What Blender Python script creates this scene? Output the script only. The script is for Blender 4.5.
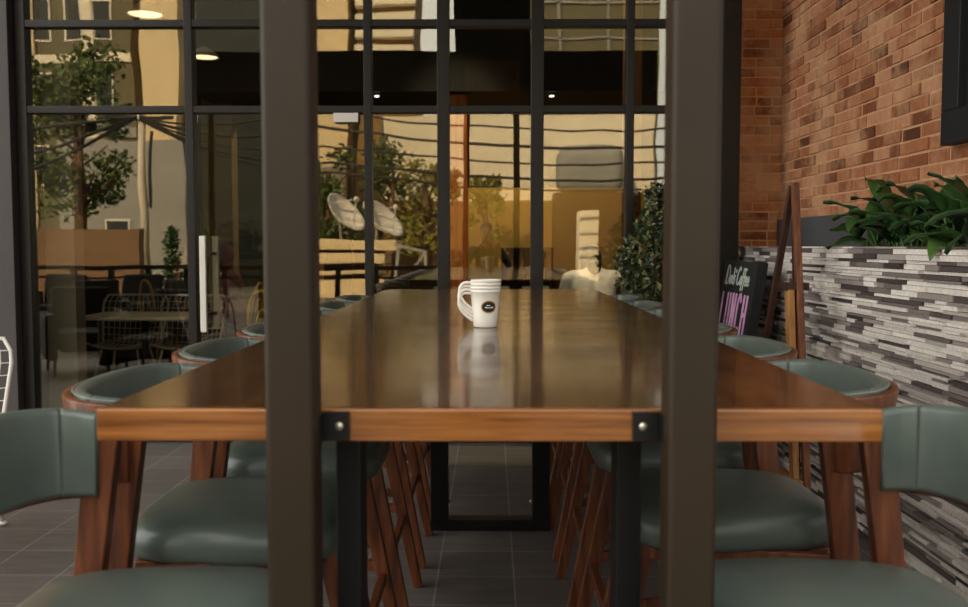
import bpy, bmesh, math, random
from mathutils import Vector, Matrix
random.seed(7)
C = bpy.context.scene.collection
S = bpy.context.scene
PI = math.pi
for o in list(bpy.data.objects): bpy.data.objects.remove(o)

# ------------------------------------------------------------ camera, world, sun, exposure
cam_d = bpy.data.cameras.new('camera'); cam = bpy.data.objects.new('camera', cam_d); C.objects.link(cam)
cam_d.sensor_width = 36; cam_d.lens = 35
cam.location = (0, 0, 1.30)
cam.rotation_euler = (math.radians(90 - 3.5), 0, math.radians(0.43))
cam_d.dof.use_dof = True; cam_d.dof.focus_distance = 3.6; cam_d.dof.aperture_fstop = 4.5
cam_d.clip_start = 0.05; cam_d.clip_end = 400
S.camera = cam

w = bpy.data.worlds.new('world'); S.world = w; w.use_nodes = True
nt = w.node_tree; nt.nodes.clear()
out = nt.nodes.new('ShaderNodeOutputWorld'); bg = nt.nodes.new('ShaderNodeBackground')
tc = nt.nodes.new('ShaderNodeTexCoord'); cr = nt.nodes.new('ShaderNodeValToRGB')
dot = nt.nodes.new('ShaderNodeVectorMath'); dot.operation = 'DOT_PRODUCT'
dot.inputs[1].default_value = Vector((-0.80, -0.35, 0.20)).normalized()
mad = nt.nodes.new('ShaderNodeMath'); mad.operation = 'MULTIPLY_ADD'; mad.inputs[1].default_value = 0.5; mad.inputs[2].default_value = 0.5
nt.links.new(tc.outputs['Generated'], dot.inputs[0]); nt.links.new(dot.outputs['Value'], mad.inputs[0]); nt.links.new(mad.outputs[0], cr.inputs[0])
cr.color_ramp.elements[0].position = 0.25; cr.color_ramp.elements[0].color = (0.25, 0.245, 0.235, 1)
cr.color_ramp.elements[1].position = 0.97; cr.color_ramp.elements[1].color = (1.44, 1.42, 1.32, 1)
nt.links.new(cr.outputs[0], bg.inputs[0]); bg.inputs[1].default_value = 2.6
nt.links.new(bg.outputs[0], out.inputs[0])

sd = bpy.data.lights.new('sun', 'SUN'); sd.energy = 9.0; sd.color = (1.0, 0.80, 0.52); sd.angle = math.radians(0.6)
sun = bpy.data.objects.new('sun', sd); C.objects.link(sun)
sun.rotation_euler = Vector((0.42, -0.80, -0.60)).to_track_quat('-Z', 'Y').to_euler()
S.view_settings.view_transform = 'Standard'; S.view_settings.look = 'None'
S.view_settings.gamma = 1; S.view_settings.use_curve_mapping = False
S.view_settings.exposure = 0.0

# ------------------------------------------------------------ materials
def srgb(r, g, b):
    f = lambda c: c/12.92 if c <= 0.04045 else ((c+0.055)/1.055)**2.4
    return (f(r/255), f(g/255), f(b/255), 1)

class NB:
    def __init__(s, name):
        s.m = bpy.data.materials.new(name); s.m.use_nodes = True
        s.t = s.m.node_tree; s.p = s.t.nodes['Principled BSDF']; s.o = s.t.nodes['Material Output']
    def n(s, kind, **kw):
        x = s.t.nodes.new(kind)
        for k, v in kw.items(): setattr(x, k, v)
        return x
    def l(s, a, b): s.t.links.new(a, b)
    def coord(s, scale=(1,1,1), obj=True):
        tc = s.n('ShaderNodeTexCoord'); mp = s.n('ShaderNodeMapping')
        mp.inputs['Scale'].default_value = scale
        s.l(tc.outputs['Object' if obj else 'Generated'], mp.inputs[0]); return mp.outputs[0]
    def noise(s, vec, scale, detail=4, rough=0.55):
        x = s.n('ShaderNodeTexNoise'); x.inputs['Scale'].default_value = scale
        x.inputs['Detail'].default_value = detail; x.inputs['Roughness'].default_value = rough
        if vec is not None: s.l(vec, x.inputs['Vector'])
        return x.outputs['Fac']
    def ramp(s, fac, stops, interp='LINEAR'):
        x = s.n('ShaderNodeValToRGB'); x.color_ramp.interpolation = interp
        e = x.color_ramp.elements
        while len(e) < len(stops): e.new(0.5)
        for i, (p, c) in enumerate(stops): e[i].position = p; e[i].color = c
        s.l(fac, x.inputs[0]); return x.outputs[0]
    def mix(s, fac, a, b, mode='MIX'):
        x = s.n('ShaderNodeMix', data_type='RGBA', blend_type=mode)
        for sock, v in ((x.inputs[0], fac), (x.inputs[6], a), (x.inputs[7], b)):
            if hasattr(v, 'is_linked'): s.l(v, sock)
            else: sock.default_value = v
        return x.outputs[2]
    def bump(s, h, strength=0.3, dist=0.01):
        x = s.n('ShaderNodeBump'); x.inputs['Strength'].default_value = strength; x.inputs['Distance'].default_value = dist
        s.l(h, x.inputs['Height']); s.l(x.outputs[0], s.p.inputs['Normal'])
    def set(s, col=None, rough=None, metal=None, spec=None, **kw):
        if col is not None:
            if hasattr(col, 'is_linked'): s.l(col, s.p.inputs['Base Color'])
            else: s.p.inputs['Base Color'].default_value = col
        if rough is not None:
            if hasattr(rough, 'is_linked'): s.l(rough, s.p.inputs['Roughness'])
            else: s.p.inputs['Roughness'].default_value = rough
        if metal is not None: s.p.inputs['Metallic'].default_value = metal
        if spec is not None: s.p.inputs['Specular IOR Level'].default_value = spec
        for k, v in kw.items(): s.p.inputs[k].default_value = v
        return s.m

def flat(name, col, rough=0.6, metal=0.0, var=0.12, scale=8, spec=0.5, bump=0.0):
    b = NB(name); v = b.coord()
    n = b.noise(v, scale)
    lo = tuple(c*(1-var) for c in col[:3])+(1,); hi = tuple(min(1, c*(1+var)) for c in col[:3])+(1,)
    b.set(b.ramp(n, [(0.3, lo), (0.7, hi)]), rough, metal, spec)
    if bump: b.bump(b.noise(v, scale*12, 3), bump, 0.002)
    return b.m

def wood(name, dark, mid, light, scale=(14, 14, 1.2), rough=0.4, ringscale=3.0, coat=0.0):
    b = NB(name); v = b.coord(scale)
    oi = b.n('ShaderNodeObjectInfo')
    add = b.n('ShaderNodeVectorMath', operation='ADD'); b.l(v, add.inputs[0])
    sc = b.n('ShaderNodeVectorMath', operation='SCALE'); sc.inputs[0].default_value = (37, 11, 23); b.l(oi.outputs['Random'], sc.inputs[3])
    b.l(sc.outputs[0], add.inputs[1])
    n = b.noise(add.outputs[0], ringscale, 6, 0.6)
    b.set(b.ramp(n, [(0.28, dark), (0.5, mid), (0.72, light)]), rough)
    if coat: b.set(**{'Coat Weight': coat, 'Coat Roughness': 0.12})
    b.bump(n, 0.12, 0.003)
    return b.m

M = {}
M['chair_wood'] = wood('chair_wood', srgb(48,22,12), srgb(98,52,28), srgb(128,74,42), (16,16,1.5), 0.38)
M['easel_red'] = wood('easel_red', srgb(70,34,22), srgb(120,70,44), srgb(150,96,62), (16,16,1.5), 0.5)
M['easel_dark'] = wood('easel_dark', srgb(34,18,12), srgb(62,34,24), srgb(80,48,34), (16,16,1.5), 0.5)
M['easel_pale'] = wood('easel_pale', srgb(120,78,40), srgb(170,120,66), srgb(190,140,84), (16,16,1.5), 0.5)
M['vinyl'] = flat('vinyl', srgb(84,94,88), 0.33, var=0.06, scale=20, bump=0.08)
M['vinyl_seam'] = flat('vinyl_seam', srgb(120,128,120), 0.4, var=0.05)
M['steel'] = flat('steel', srgb(42,31,18), 0.5, 0.0, 0.12, 6, 0.35, bump=0.03)
M['black_steel'] = flat('black_steel', srgb(16,15,15), 0.42, 0.2, 0.1, 6)
M['frame'] = flat('frame_paint', srgb(22,18,15), 0.45, 0.1, 0.1, 6)
M['column_grey'] = flat('column_grey', srgb(68,62,63), 0.6, 0.0, 0.06, 3)
M['bolt'] = flat('bolt_zinc', srgb(205,200,185), 0.3, 0.8, 0.05)
M['mug'] = flat('mug_white', srgb(238,232,222), 0.22, 0, 0.02)
M['logo_black'] = flat('logo_black', srgb(24,22,18), 0.4, 0, 0.02)
M['logo_gold'] = flat('logo_gold', srgb(170,140,70), 0.4, 0, 0.05)
M['white_paint'] = flat('white_paint', srgb(225,220,212), 0.5, 0, 0.04)
def leaf_mat(name, a, m_, c, rough):
    b = NB(name); g = b.n('ShaderNodeNewGeometry'); base = b.ramp(g.outputs['Random Per Island'], [(0, a), (0.6, m_), (1, c)])
    col = b.mix(0.5, base, b.ramp(b.noise(b.coord(), 30), [(0.3, (0.7,0.7,0.7,1)), (0.7, (1.3,1.3,1.2,1))]), 'MULTIPLY')
    return b.set(col, rough)
M['leaf_dark'] = leaf_mat('leaf_dark', srgb(28,50,26), srgb(44,76,36), srgb(80,112,54), 0.33)
M['leaf_bush'] = leaf_mat('leaf_bush', srgb(30,44,26), srgb(62,78,44), srgb(128,124,82), 0.4)
M['leaf_light'] = flat('leaf_light', srgb(70,110,44), 0.45, 0, 0.5, 30)
M['chalk_white'] = flat('chalk_white', srgb(205,215,205), 0.9, 0, 0.1, 40)
M['chalk_pink'] = flat('chalk_pink', srgb(228,172,216), 0.9, 0, 0.12, 40)
M['board'] = flat('chalkboard', srgb(22,24,24), 0.75, 0, 0.3, 12)
M['panel_black'] = flat('panel_black', srgb(22,24,27), 0.6, 0, 0.1)
M['grey_band'] = flat('grey_band', srgb(78,78,80), 0.7, 0, 0.08, 2)
M['dark_wall'] = flat('dark_wall', srgb(40,34,28), 0.8, 0, 0.15, 2)
M['yellow_wall'] = flat('yellow_wall', srgb(190,160,84), 0.8, 0, 0.08, 2)
M['tan_wall'] = flat('tan_wall', srgb(150,128,86), 0.8, 0, 0.1, 2)
M['inside_floor'] = flat('inside_floor', srgb(26,21,17), 0.5, 0, 0.15, 2)
M['orange_wood'] = wood('orange_wood', srgb(130,66,20), srgb(190,106,38), srgb(210,130,60), (10,10,1), 0.5)
M['brown_wood'] = wood('brown_wood', srgb(50,30,16), srgb(84,54,30), srgb(104,70,40), (10,10,1), 0.5)
M['yellow_metal'] = flat('yellow_metal', srgb(226,184,40), 0.4, 0, 0.05)
M['purple_cloth'] = flat('purple_cloth', srgb(120,56,84), 0.85, 0, 0.2, 14)
M['red_cloth'] = flat('red_cloth', srgb(110,34,36), 0.85, 0, 0.2, 14)
M['white_cloth'] = flat('white_cloth', srgb(226,226,230), 0.85, 0, 0.05, 14)
M['dark_cloth'] = flat('dark_cloth', srgb(28,28,32), 0.85, 0, 0.2, 14)
M['skin'] = flat('skin', srgb(196,134,98), 0.55, 0, 0.06, 10)
M['hair'] = flat('hair', srgb(26,20,18), 0.5, 0, 0.2, 40)
M['cream'] = flat('cream_render', srgb(226,204,164), 0.85, 0, 0.06, 0.6)
M['white_render'] = flat('white_render', srgb(236,226,204), 0.85, 0, 0.06, 0.6)
M['olive_render'] = flat('olive_render', srgb(104,98,76), 0.85, 0, 0.1, 0.5)
M['tan_render'] = flat('tan_render', srgb(140,108,60), 0.85, 0, 0.1, 0.6)
M['terracotta'] = flat('terracotta_render', srgb(126,98,74), 0.85, 0, 0.12, 1.2)
M['grey_render'] = flat('grey_render', srgb(150,150,146), 0.85, 0, 0.1, 0.6)
M['win_dark'] = flat('window_dark', srgb(46,50,48), 0.25, 0, 0.2, 1)
M['asphalt'] = flat('asphalt', srgb(92,88,80), 0.9, 0, 0.15, 3)
M['dish'] = flat('dish_white', srgb(226,220,210), 0.5, 0, 0.05, 2)
M['bark'] = flat('bark', srgb(90,68,46), 0.9, 0, 0.3, 12, bump=0.3)
M['pole_white'] = flat('pole_concrete', srgb(206,196,180), 0.8, 0, 0.08, 4)
M['cable'] = flat('cable_black', srgb(18,18,18), 0.6)
M['tree_leaf'] = flat('tree_leaf', srgb(74,92,36), 0.6, 0, 0.5, 3)
M['tree_leaf_y'] = flat('tree_leaf_yellow', srgb(128,122,44), 0.6, 0, 0.5, 3)
M['pot'] = flat('pot_clay', srgb(70,58,48), 0.7, 0, 0.1)
M['soil'] = flat('soil', srgb(38,30,24), 0.95, 0, 0.3, 30)
M['bottle'] = flat('bottle_glass', srgb(60,70,40), 0.15, 0, 0.1)
M['pale_bottle'] = flat('bottle_pale', srgb(190,180,150), 0.2, 0, 0.1)

def emis(name, col, strength):
    b = NB(name); b.set(col, 0.5); b.p.inputs['Emission Color'].default_value = col; b.p.inputs['Emission Strength'].default_value = strength
    return b.m
M['lamp_glow'] = emis('lamp_glow', (1.0, 0.86, 0.6, 1), 2.2)
M['spot_glow'] = emis('spot_glow', (1.0, 0.95, 0.85, 1), 4.0)

def table_wood(name, dark, mid, light, axis):
    b = NB(name); v = b.coord((1,1,1))
    sp = b.n('ShaderNodeSeparateXYZ'); b.l(v, sp.inputs[0])
    # planks run along Y, 0.15 m wide
    dv = b.n('ShaderNodeMath', operation='MULTIPLY'); dv.inputs[1].default_value = 1/0.15; b.l(sp.outputs[0], dv.inputs[0])
    fl = b.n('ShaderNodeMath', operation='FLOOR' if axis == 'Y' else 'MULTIPLY'); fl.inputs[1].default_value = 0; b.l(dv.outputs[0], fl.inputs[0])
    wn = b.n('ShaderNodeTexWhiteNoise', noise_dimensions='1D'); b.l(fl.outputs[0], wn.inputs['W'])
    mp = b.n('ShaderNodeMapping'); mp.inputs['Scale'].default_value = (18, 1.3, 18) if axis == 'Y' else (1.3, 18, 30); b.l(v, mp.inputs[0])
    off = b.n('ShaderNodeVectorMath', operation='ADD'); b.l(mp.outputs[0], off.inputs[0]); b.l(wn.outputs['Color'], off.inputs[1])
    n = b.noise(off.outputs[0], 2.2, 6, 0.62)
    grain = b.ramp(n, [(0.25, dark), (0.5, mid), (0.75, light)])
    tone = b.ramp(wn.outputs['Value'], [(0, (0.80,0.78,0.76,1) if axis == 'Y' else (1,1,1,1)), (1, (1.08,1.05,1.0,1))])
    col = b.mix(1.0, grain, tone, 'MULTIPLY')
    r = b.ramp(b.noise(v, 6, 3), [(0.3, (0.16,)*3+(1,)), (0.7, (0.26,)*3+(1,))])
    b.set(col, r, spec=0.6, **{'Coat Weight': 0.4, 'Coat Roughness': 0.07})
    b.bump(n, 0.04, 0.003); return b.m
M['table_wood'] = table_wood('table_wood', srgb(44,23,11), srgb(78,44,21), srgb(102,62,31), 'Y')
M['edge_wood_lit'] = table_wood('edge_wood_lit', srgb(82,45,20), srgb(138,86,41), srgb(168,114,60), 'X')  # board with its own crosswise grain; brighter tone partly stands for light on it

def floor_tile():
    b = NB('floor_tile'); v = b.coord((1,1,1))
    mp = b.n('ShaderNodeMapping'); mp.inputs['Location'].default_value = (0.21, -0.04, 0); b.l(v, mp.inputs[0])
    br = b.n('ShaderNodeTexBrick', offset=0.0, squash=1.0)
    br.inputs['Scale'].default_value = 1.0; br.inputs['Mortar Size'].default_value = 0.004
    br.inputs['Brick Width'].default_value = 0.30; br.inputs['Row Height'].default_value = 0.30
    br.inputs['Color1'].default_value = srgb(84,80,78); br.inputs['Color2'].default_value = srgb(98,93,90)
    br.inputs['Mortar'].default_value = srgb(128,122,116)
    b.l(mp.outputs[0], br.inputs['Vector'])
    st = b.n('ShaderNodeMapping'); st.inputs['Scale'].default_value = (2, 9, 2); b.l(v, st.inputs[0])
    n = b.noise(st.outputs[0], 2.0, 6, 0.65)
    col = b.mix(0.75, br.outputs['Color'], b.ramp(n, [(0.25, (0.55,0.54,0.53,1)), (0.75, (1.25,1.22,1.2,1))]), 'MULTIPLY')
    b.set(col, 0.55); b.bump(n, 0.15, 0.004); return b.m
M['floor_tile'] = floor_tile()

def brick_mat(name, cols):
    b = NB(name); g = b.n('ShaderNodeNewGeometry'); v = b.coord()
    base = b.ramp(g.outputs['Random Per Island'], cols)
    n = b.noise(v, 26, 5, 0.65)
    col = b.mix(0.6, base, b.ramp(n, [(0.25, (0.62,0.60,0.58,1)), (0.75, (1.3,1.28,1.25,1))]), 'MULTIPLY')
    sm = b.ramp(b.noise(v, 2.6, 5, 0.7), [(0.44, (0,0,0,1)), (0.68, (0.85,)*3+(1,))])   # lime smears left on the bricks
    col = b.mix(sm, col, srgb(212,166,128))
    b.set(col, 0.9, spec=0.2); b.bump(n, 0.5, 0.006); return b.m
M['brick'] = brick_mat('brick', [(0, srgb(92,56,40)), (0.14, srgb(136,82,56)), (0.4, srgb(168,108,76)), (0.75, srgb(180,120,86)), (1, srgb(196,142,108))])
M['brick_back'] = brick_mat('brick_back', [(0, srgb(110,58,30)), (0.3, srgb(156,86,44)), (0.7, srgb(178,104,54)), (1, srgb(196,126,74))])
M['mortar'] = flat('mortar', srgb(206,160,122), 0.95, 0, 0.15, 12, bump=0.4)
def stone_mat():
    b = NB('stone_strip'); g = b.n('ShaderNodeNewGeometry'); v = b.coord()
    base = b.ramp(g.outputs['Random Per Island'], [(0, srgb(66,58,57)), (0.15, srgb(112,102,100)), (0.36, srgb(166,156,152)), (0.5, srgb(222,214,208)), (1, srgb(244,238,232))])
    n = b.noise(v, 90, 4, 0.7)
    col = b.mix(0.7, base, b.ramp(n, [(0.25, (0.6,0.58,0.57,1)), (0.7, (1.2,1.18,1.16,1))]), 'MULTIPLY')
    b.set(col, 0.85, spec=0.3); b.bump(n, 0.5, 0.004); return b.m
M['stone'] = stone_mat()
M['stone_back'] = flat('stone_joint', srgb(40,36,36), 0.95)
def glass_mat(name, refl, tint):
    b = NB(name); b.t.nodes.remove(b.p)
    tr = b.n('ShaderNodeBsdfTransparent'); tr.inputs[0].default_value = tint
    gl = b.n('ShaderNodeBsdfGlossy'); gl.inputs['Roughness'].default_value = 0.0; gl.inputs['Color'].default_value = (1,0.95,0.84,1)
    bp = b.n('ShaderNodeBump'); bp.inputs['Strength'].default_value = 0.06; bp.inputs['Distance'].default_value = 0.02
    v = b.coord(); b.l(b.noise(v, 1.6, 1), bp.inputs['Height']); b.l(bp.outputs[0], gl.inputs['Normal'])
    mx = b.n('ShaderNodeMixShader'); mx.inputs[0].default_value = refl
    b.l(tr.outputs[0], mx.inputs[1]); b.l(gl.outputs[0], mx.inputs[2]); b.l(mx.outputs[0], b.o.inputs[0]); return b.m
M['glass'] = glass_mat('window_glass', 0.13, (0.86,0.84,0.76,1))

# ------------------------------------------------------------ mesh helpers
def obj(name, bm, mat, parent=None, smooth=False, bevel=0.0, seg=2):
    me = bpy.data.meshes.new(name); bmesh.ops.recalc_face_normals(bm, faces=bm.faces[:]) if bm.faces else None
    bm.to_mesh(me); bm.free(); me.materials.append(M[mat] if isinstance(mat, str) else mat)
    o = bpy.data.objects.new(name, me); C.objects.link(o)
    if parent: o.parent = parent
    if smooth:
        for p in me.polygons: p.use_smooth = True
    if bevel:
        m = o.modifiers.new('bevel', 'BEVEL'); m.width = bevel; m.segments = seg; m.limit_method = 'ANGLE'; m.angle_limit = math.radians(40)
        for p in me.polygons: p.use_smooth = True
        try:
            wn = o.modifiers.new('wn', 'WEIGHTED_NORMAL'); wn.keep_sharp = False
        except Exception: pass
    return o
def tag(o, label, cat, group=None, kind=None):
    o['label'] = label; o['category'] = cat
    if group: o['group'] = group
    if kind: o['kind'] = kind
    return o
def thing(name, label, cat, loc=(0,0,0), rz=0, group=None):
    o = bpy.data.objects.new(name, None); C.objects.link(o); o.location = loc; o.rotation_euler = (0,0,rz)
    o.empty_display_size = 0.1
    return tag(o, label, cat, group)
def struct(o, label=None, cat=None):
    o['kind'] = 'structure'
    if label: o['label'] = label
    if cat: o['category'] = cat
    return o
def dup(root, loc, rz, label=None, name=None):
    r = root.copy(); C.objects.link(r); r.location = loc; r.rotation_euler = (0,0,rz)
    if label: r['label'] = label
    for ch in list(root.children):
        c = ch.copy(); C.objects.link(c); c.parent = r
        for g in ch.children:
            d = g.copy(); C.objects.link(d); d.parent = c
    return r
def box(bm, x0, x1, y0, y1, z0, z1):
    v = [bm.verts.new(p) for p in ((x0,y0,z0),(x1,y0,z0),(x1,y1,z0),(x0,y1,z0),(x0,y0,z1),(x1,y0,z1),(x1,y1,z1),(x0,y1,z1))]
    for f in ((0,3,2,1),(4,5,6,7),(0,1,5,4),(1,2,6,5),(2,3,7,6),(3,0,4,7)): bm.faces.new([v[i] for i in f])
    return v
def bxo(name, x0, x1, y0, y1, z0, z1, mat, parent=None, bevel=0.0):
    bm = bmesh.new(); box(bm, x0,x1,y0,y1,z0,z1); return obj(name, bm, mat, parent, bevel=bevel)
def beam(bm, a, b, w0, d0, w1=None, d1=None, ref=Vector((0,1,0))):
    # tapered bar from a to b; w along the axis nearest X, d along ref
    a, b = Vector(a), Vector(b); w1 = w0 if w1 is None else w1; d1 = d0 if d1 is None else d1
    t = (b-a).normalized()
    u = ref.cross(t)
    if u.length < 1e-4: u = Vector((1,0,0)).cross(t)
    u.normalize(); v = t.cross(u).normalized()
    vs = []
    for p, ww, dd in ((a,w0,d0),(b,w1,d1)):
        for su, sv in ((-1,-1),(1,-1),(1,1),(-1,1)): vs.append(bm.verts.new(p + u*su*ww/2 + v*sv*dd/2))
    for f in ((0,3,2,1),(4,5,6,7),(0,1,5,4),(1,2,6,5),(2,3,7,6),(3,0,4,7)): bm.faces.new([vs[i] for i in f])
def tube(bm, pts, r, n=8, closed=False):
    pts = [Vector(p) for p in pts]; rings = []; N = len(pts)
    rr = r if isinstance(r, (list, tuple)) else [r]*N
    prev = None
    for i, p in enumerate(pts):
        if closed: t = pts[(i+1) % N]-pts[i-1]
        else: t = pts[min(i+1,N-1)]-pts[max(i-1,0)]
        t.normalize()
        if prev is None:
            u = t.orthogonal().normalized()
        else:
            u = prev - t*prev.dot(t)
            u = u.normalized() if u.length > 1e-5 else t.orthogonal().normalized()
        prev = u; v = t.cross(u)
        rings.append([bm.verts.new(p + (u*math.cos(2*PI*k/n)+v*math.sin(2*PI*k/n))*rr[i]) for k in range(n)])
    for i in range(N if closed else N-1):
        A, B = rings[i], rings[(i+1) % N]
        for k in range(n): bm.faces.new((A[k], A[(k+1)%n], B[(k+1)%n], B[k]))
    if not closed:
        bm.faces.new(rings[0][::-1]); bm.faces.new(rings[-1])
def lathe(bm, prof, n=32, c=(0,0,0), capb=True, capt=False):
    rings = [[bm.verts.new((c[0]+r*math.cos(2*PI*k/n), c[1]+r*math.sin(2*PI*k/n), c[2]+z)) for k in range(n)] for r, z in prof]
    for A, B in zip(rings, rings[1:]):
        for k in range(n): bm.faces.new((A[k], A[(k+1)%n], B[(k+1)%n], B[k]))
    if capb: bm.faces.new(rings[0][::-1])
    if capt: bm.faces.new(rings[-1])
def ball(bm, c, r, sx=1, sy=1, sz=1, seg=12, rot=None):
    m = Matrix.Translation(Vector(c)) @ (rot.to_4x4() if rot else Matrix.Identity(4)) @ Matrix.Diagonal((r*sx, r*sy, r*sz, 1))
    bmesh.ops.create_uvsphere(bm, u_segments=seg, v_segments=max(6, seg*2//3), radius=1, matrix=m)
def capsule(bm, a, b, ra, rb):
    a, b = Vector(a), Vector(b)
    tube(bm, [a, a.lerp(b,0.5), b], [ra, (ra+rb)/2, rb], 12); ball(bm, a, ra); ball(bm, b, rb)

# ------------------------------------------------------------ setting
GY = 6.2                       # plane of the glazed cafe front
struct(bxo('floor', -14, 2.2, -5.2, GY, -0.08, 0, 'floor_tile'), 'dark grey slate tiled terrace floor with pale joints', 'floor')
struct(bxo('floor_inside', -7, 6, GY, 13.4, -0.08, 0, 'inside_floor'))
struct(bxo('trim_street', -60, 60, -90, -5.2, -0.12, -0.04, 'asphalt'))

# brick walls, real courses
def brickwork(bm, u0, u1, z0, z1, place, L=0.19, H=0.053, J=0.011, depth=0.04, rnd=0.006, seed=1, holes=()):
    rg = random.Random(seed); z = z0; row = 0
    while z < z1:
        u = u0 - (L/2 if row % 2 else 0)
        while u < u1:
            l = L*rg.uniform(0.93, 1.03) if rg.random() > 0.15 else L*0.5
            a, b = max(u, u0), min(u+l, u1)
            if b-a > 0.02 and not any(h[0] < (a+b)/2 < h[1] and h[2] < z+H/2 < h[3] for h in holes):
                d = depth + rg.uniform(-rnd, rnd); jz = rg.uniform(-0.002, 0.002)
                place(bm, a, b, z+jz, min(z+H+jz, z1), d)
            u += l+J
        z += H+J; row += 1
BX = 1.95
bm = bmesh.new(); brickwork(bm, 2.45, 6.40, 0, 5.2, lambda bm,a,b,z,t,d: box(bm, BX-d+0.034, BX+0.06, a, b, z, t), seed=3)
wr = struct(obj('wall_right', bm, 'brick'), 'old red brick wall with lime smears', 'wall')
bxo('mortar', BX, BX+0.2, 2.45, 6.5, 0, 5.2, 'mortar', wr)
bm = bmesh.new(); brickwork(bm, 1.58, BX, 0, 5.2, lambda bm,a,b,z,t,d: box(bm, a, b, 6.40-d+0.034, 6.46, z, t), seed=5)
wb = struct(obj('wall_back', bm, 'brick_back'), 'short return of orange brick beside the window', 'wall')
bxo('mortar', 1.58, BX, 6.40, 6.6, 0, 5.2, 'mortar', wb)
bm = bmesh.new(); brickwork(bm, -5.2, -3.2, 0, 5.2, lambda bm,a,b,z,t,d: box(bm, a, b, 6.30-d+0.034, 6.36, z, t), seed=6)
wl = struct(obj('wall_left', bm, 'brick_back'), 'brick wall left of the window', 'wall')
bxo('mortar', -5.2, -3.2, 6.30, 6.5, 0, 5.2, 'mortar', wl)
struct(bxo('trim_1', -3.22, -3.09, 6.08, 6.42, 0, 5.2, 'column_grey', bevel=0.004), 'grey painted steel column at the left end of the window', 'column')
struct(bxo('trim_2', BX-0.03, BX-0.004, 2.6, 6.36, 1.20, 1.475, 'grey_band'), 'grey band along the foot of the brick wall', 'trim')
# upper mass of the cafe building (keeps the sun off the terrace)
struct(bxo('wall_upper', -16, 9, GY, 13.4, 4.6, 10.0, 'tan_wall'))
bm = bmesh.new(); box(bm, -16, -5.2, GY, 13.4, 0, 4.6); struct(obj('wall_side', bm, 'tan_wall'))
struct(bxo('ceiling', -3.4, BX, 1.45, GY, 4.55, 4.6, 'dark_wall'), 'dark canopy slab added unseen over the terrace to cut top light', 'ceiling')  # unseen canopy added so the light comes from the front and left
# inside
struct(bxo('wall_inside', -5.2, 6, 13.0, 13.2, 0, 4.6, 'dark_wall'))
struct(bxo('wall_inside_left', -5.2, -5.1, 6.5, 13.0, 0, 4.6, 'dark_wall'))
struct(bxo('wall_inside_right', 4.2, 4.3, 6.6, 13.0, 0, 4.6, 'dark_wall'))
struct(bxo('wall_party', BX, 4.2, 6.5, 6.6, 0, 4.6, 'dark_wall'))
struct(bxo('ceiling_inside', -5.2, 4.2, 6.5, 13.0, 4.3, 4.4, 'dark_wall'))

# glazed front: left bay, door, right bay
def glazing(name, xs, zs, x0, x1, z1, mull, outer=0.04):
    root = bpy.data.objects.new(name, None); C.objects.link(root); root.location = (0, GY, 0); struct(root)
    bm = bmesh.new()
    for x, wd in mull: box(bm, x-wd/2, x+wd/2, -0.05, 0.05, 0, z1)
    for z, h in zs: box(bm, x0, x1, -0.045, 0.045, z-h/2, z+h/2)
    obj('frame', bm, 'frame', root, bevel=0.003)
    bm = bmesh.new(); xe = sorted([x0]+xs+[x1]); ze = sorted([0.06]+[z for z, h in zs if 0.1 < z < z1-0.1]+[z1-0.03])
    for a, b in zip(xe, xe[1:]):
        for c, d in zip(ze, ze[1:]): box(bm, a+0.012, b-0.012, -0.005, 0.003, c+0.012, d-0.012)
    obj('glass', bm, 'glass', root); return root
ZS = [(0.04, 0.08), (2.185, 0.046), (2.735, 0.046), (3.30, 0.046), (3.95, 0.046), (4.57, 0.06)]
w1 = glazing('window_1', [], ZS, -3.04, -1.95, 4.6, [(-3.05, 0.07), (-1.96, 0.052)])
w1['label'] = 'tall left bay of the black framed cafe window'; w1['category'] = 'window'
dr = glazing('door_1', [], ZS, -1.95, -0.81, 4.6, [(-1.32, 0.04), (-0.80, 0.05)])
dr['label'] = 'black framed glass door with pale pull handles'; dr['category'] = 'door'
w2 = glazing('window_2', [-0.31, 0.30, 0.90], ZS, -0.80, 1.50, 4.6, [(-0.31, 0.08), (0.30, 0.082), (0.90, 0.05), (1.545, 0.13)])
w2['label'] = 'wide right bay of the black framed cafe window'; w2['category'] = 'window'
bm = bmesh.new(); box(bm, -1.885, -1.845, -0.13, -0.105, 0.74, 1.365)
h = obj('handle', bm, 'easel_handle' if 'easel_handle' in M else 'white_paint', dr, bevel=0.004)
bm = bmesh.new(); box(bm, -1.875, -1.855, -0.105, -0.006, 0.84, 0.86); box(bm, -1.875, -1.855, -0.105, -0.006, 1.24, 1.26); obj('mount', bm, 'black_steel', h)
bm = bmesh.new(); box(bm, -1.87, -1.83, 0.105, 0.13, 0.74, 1.365); h2 = obj('handle', bm, 'white_paint', dr, bevel=0.004)
bm = bmesh.new(); box(bm, -1.86, -1.84, 0.004, 0.105, 0.84, 0.86); box(bm, -1.86, -1.84, 0.004, 0.105, 1.24, 1.26); obj('mount', bm, 'black_steel', h2)

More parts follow.
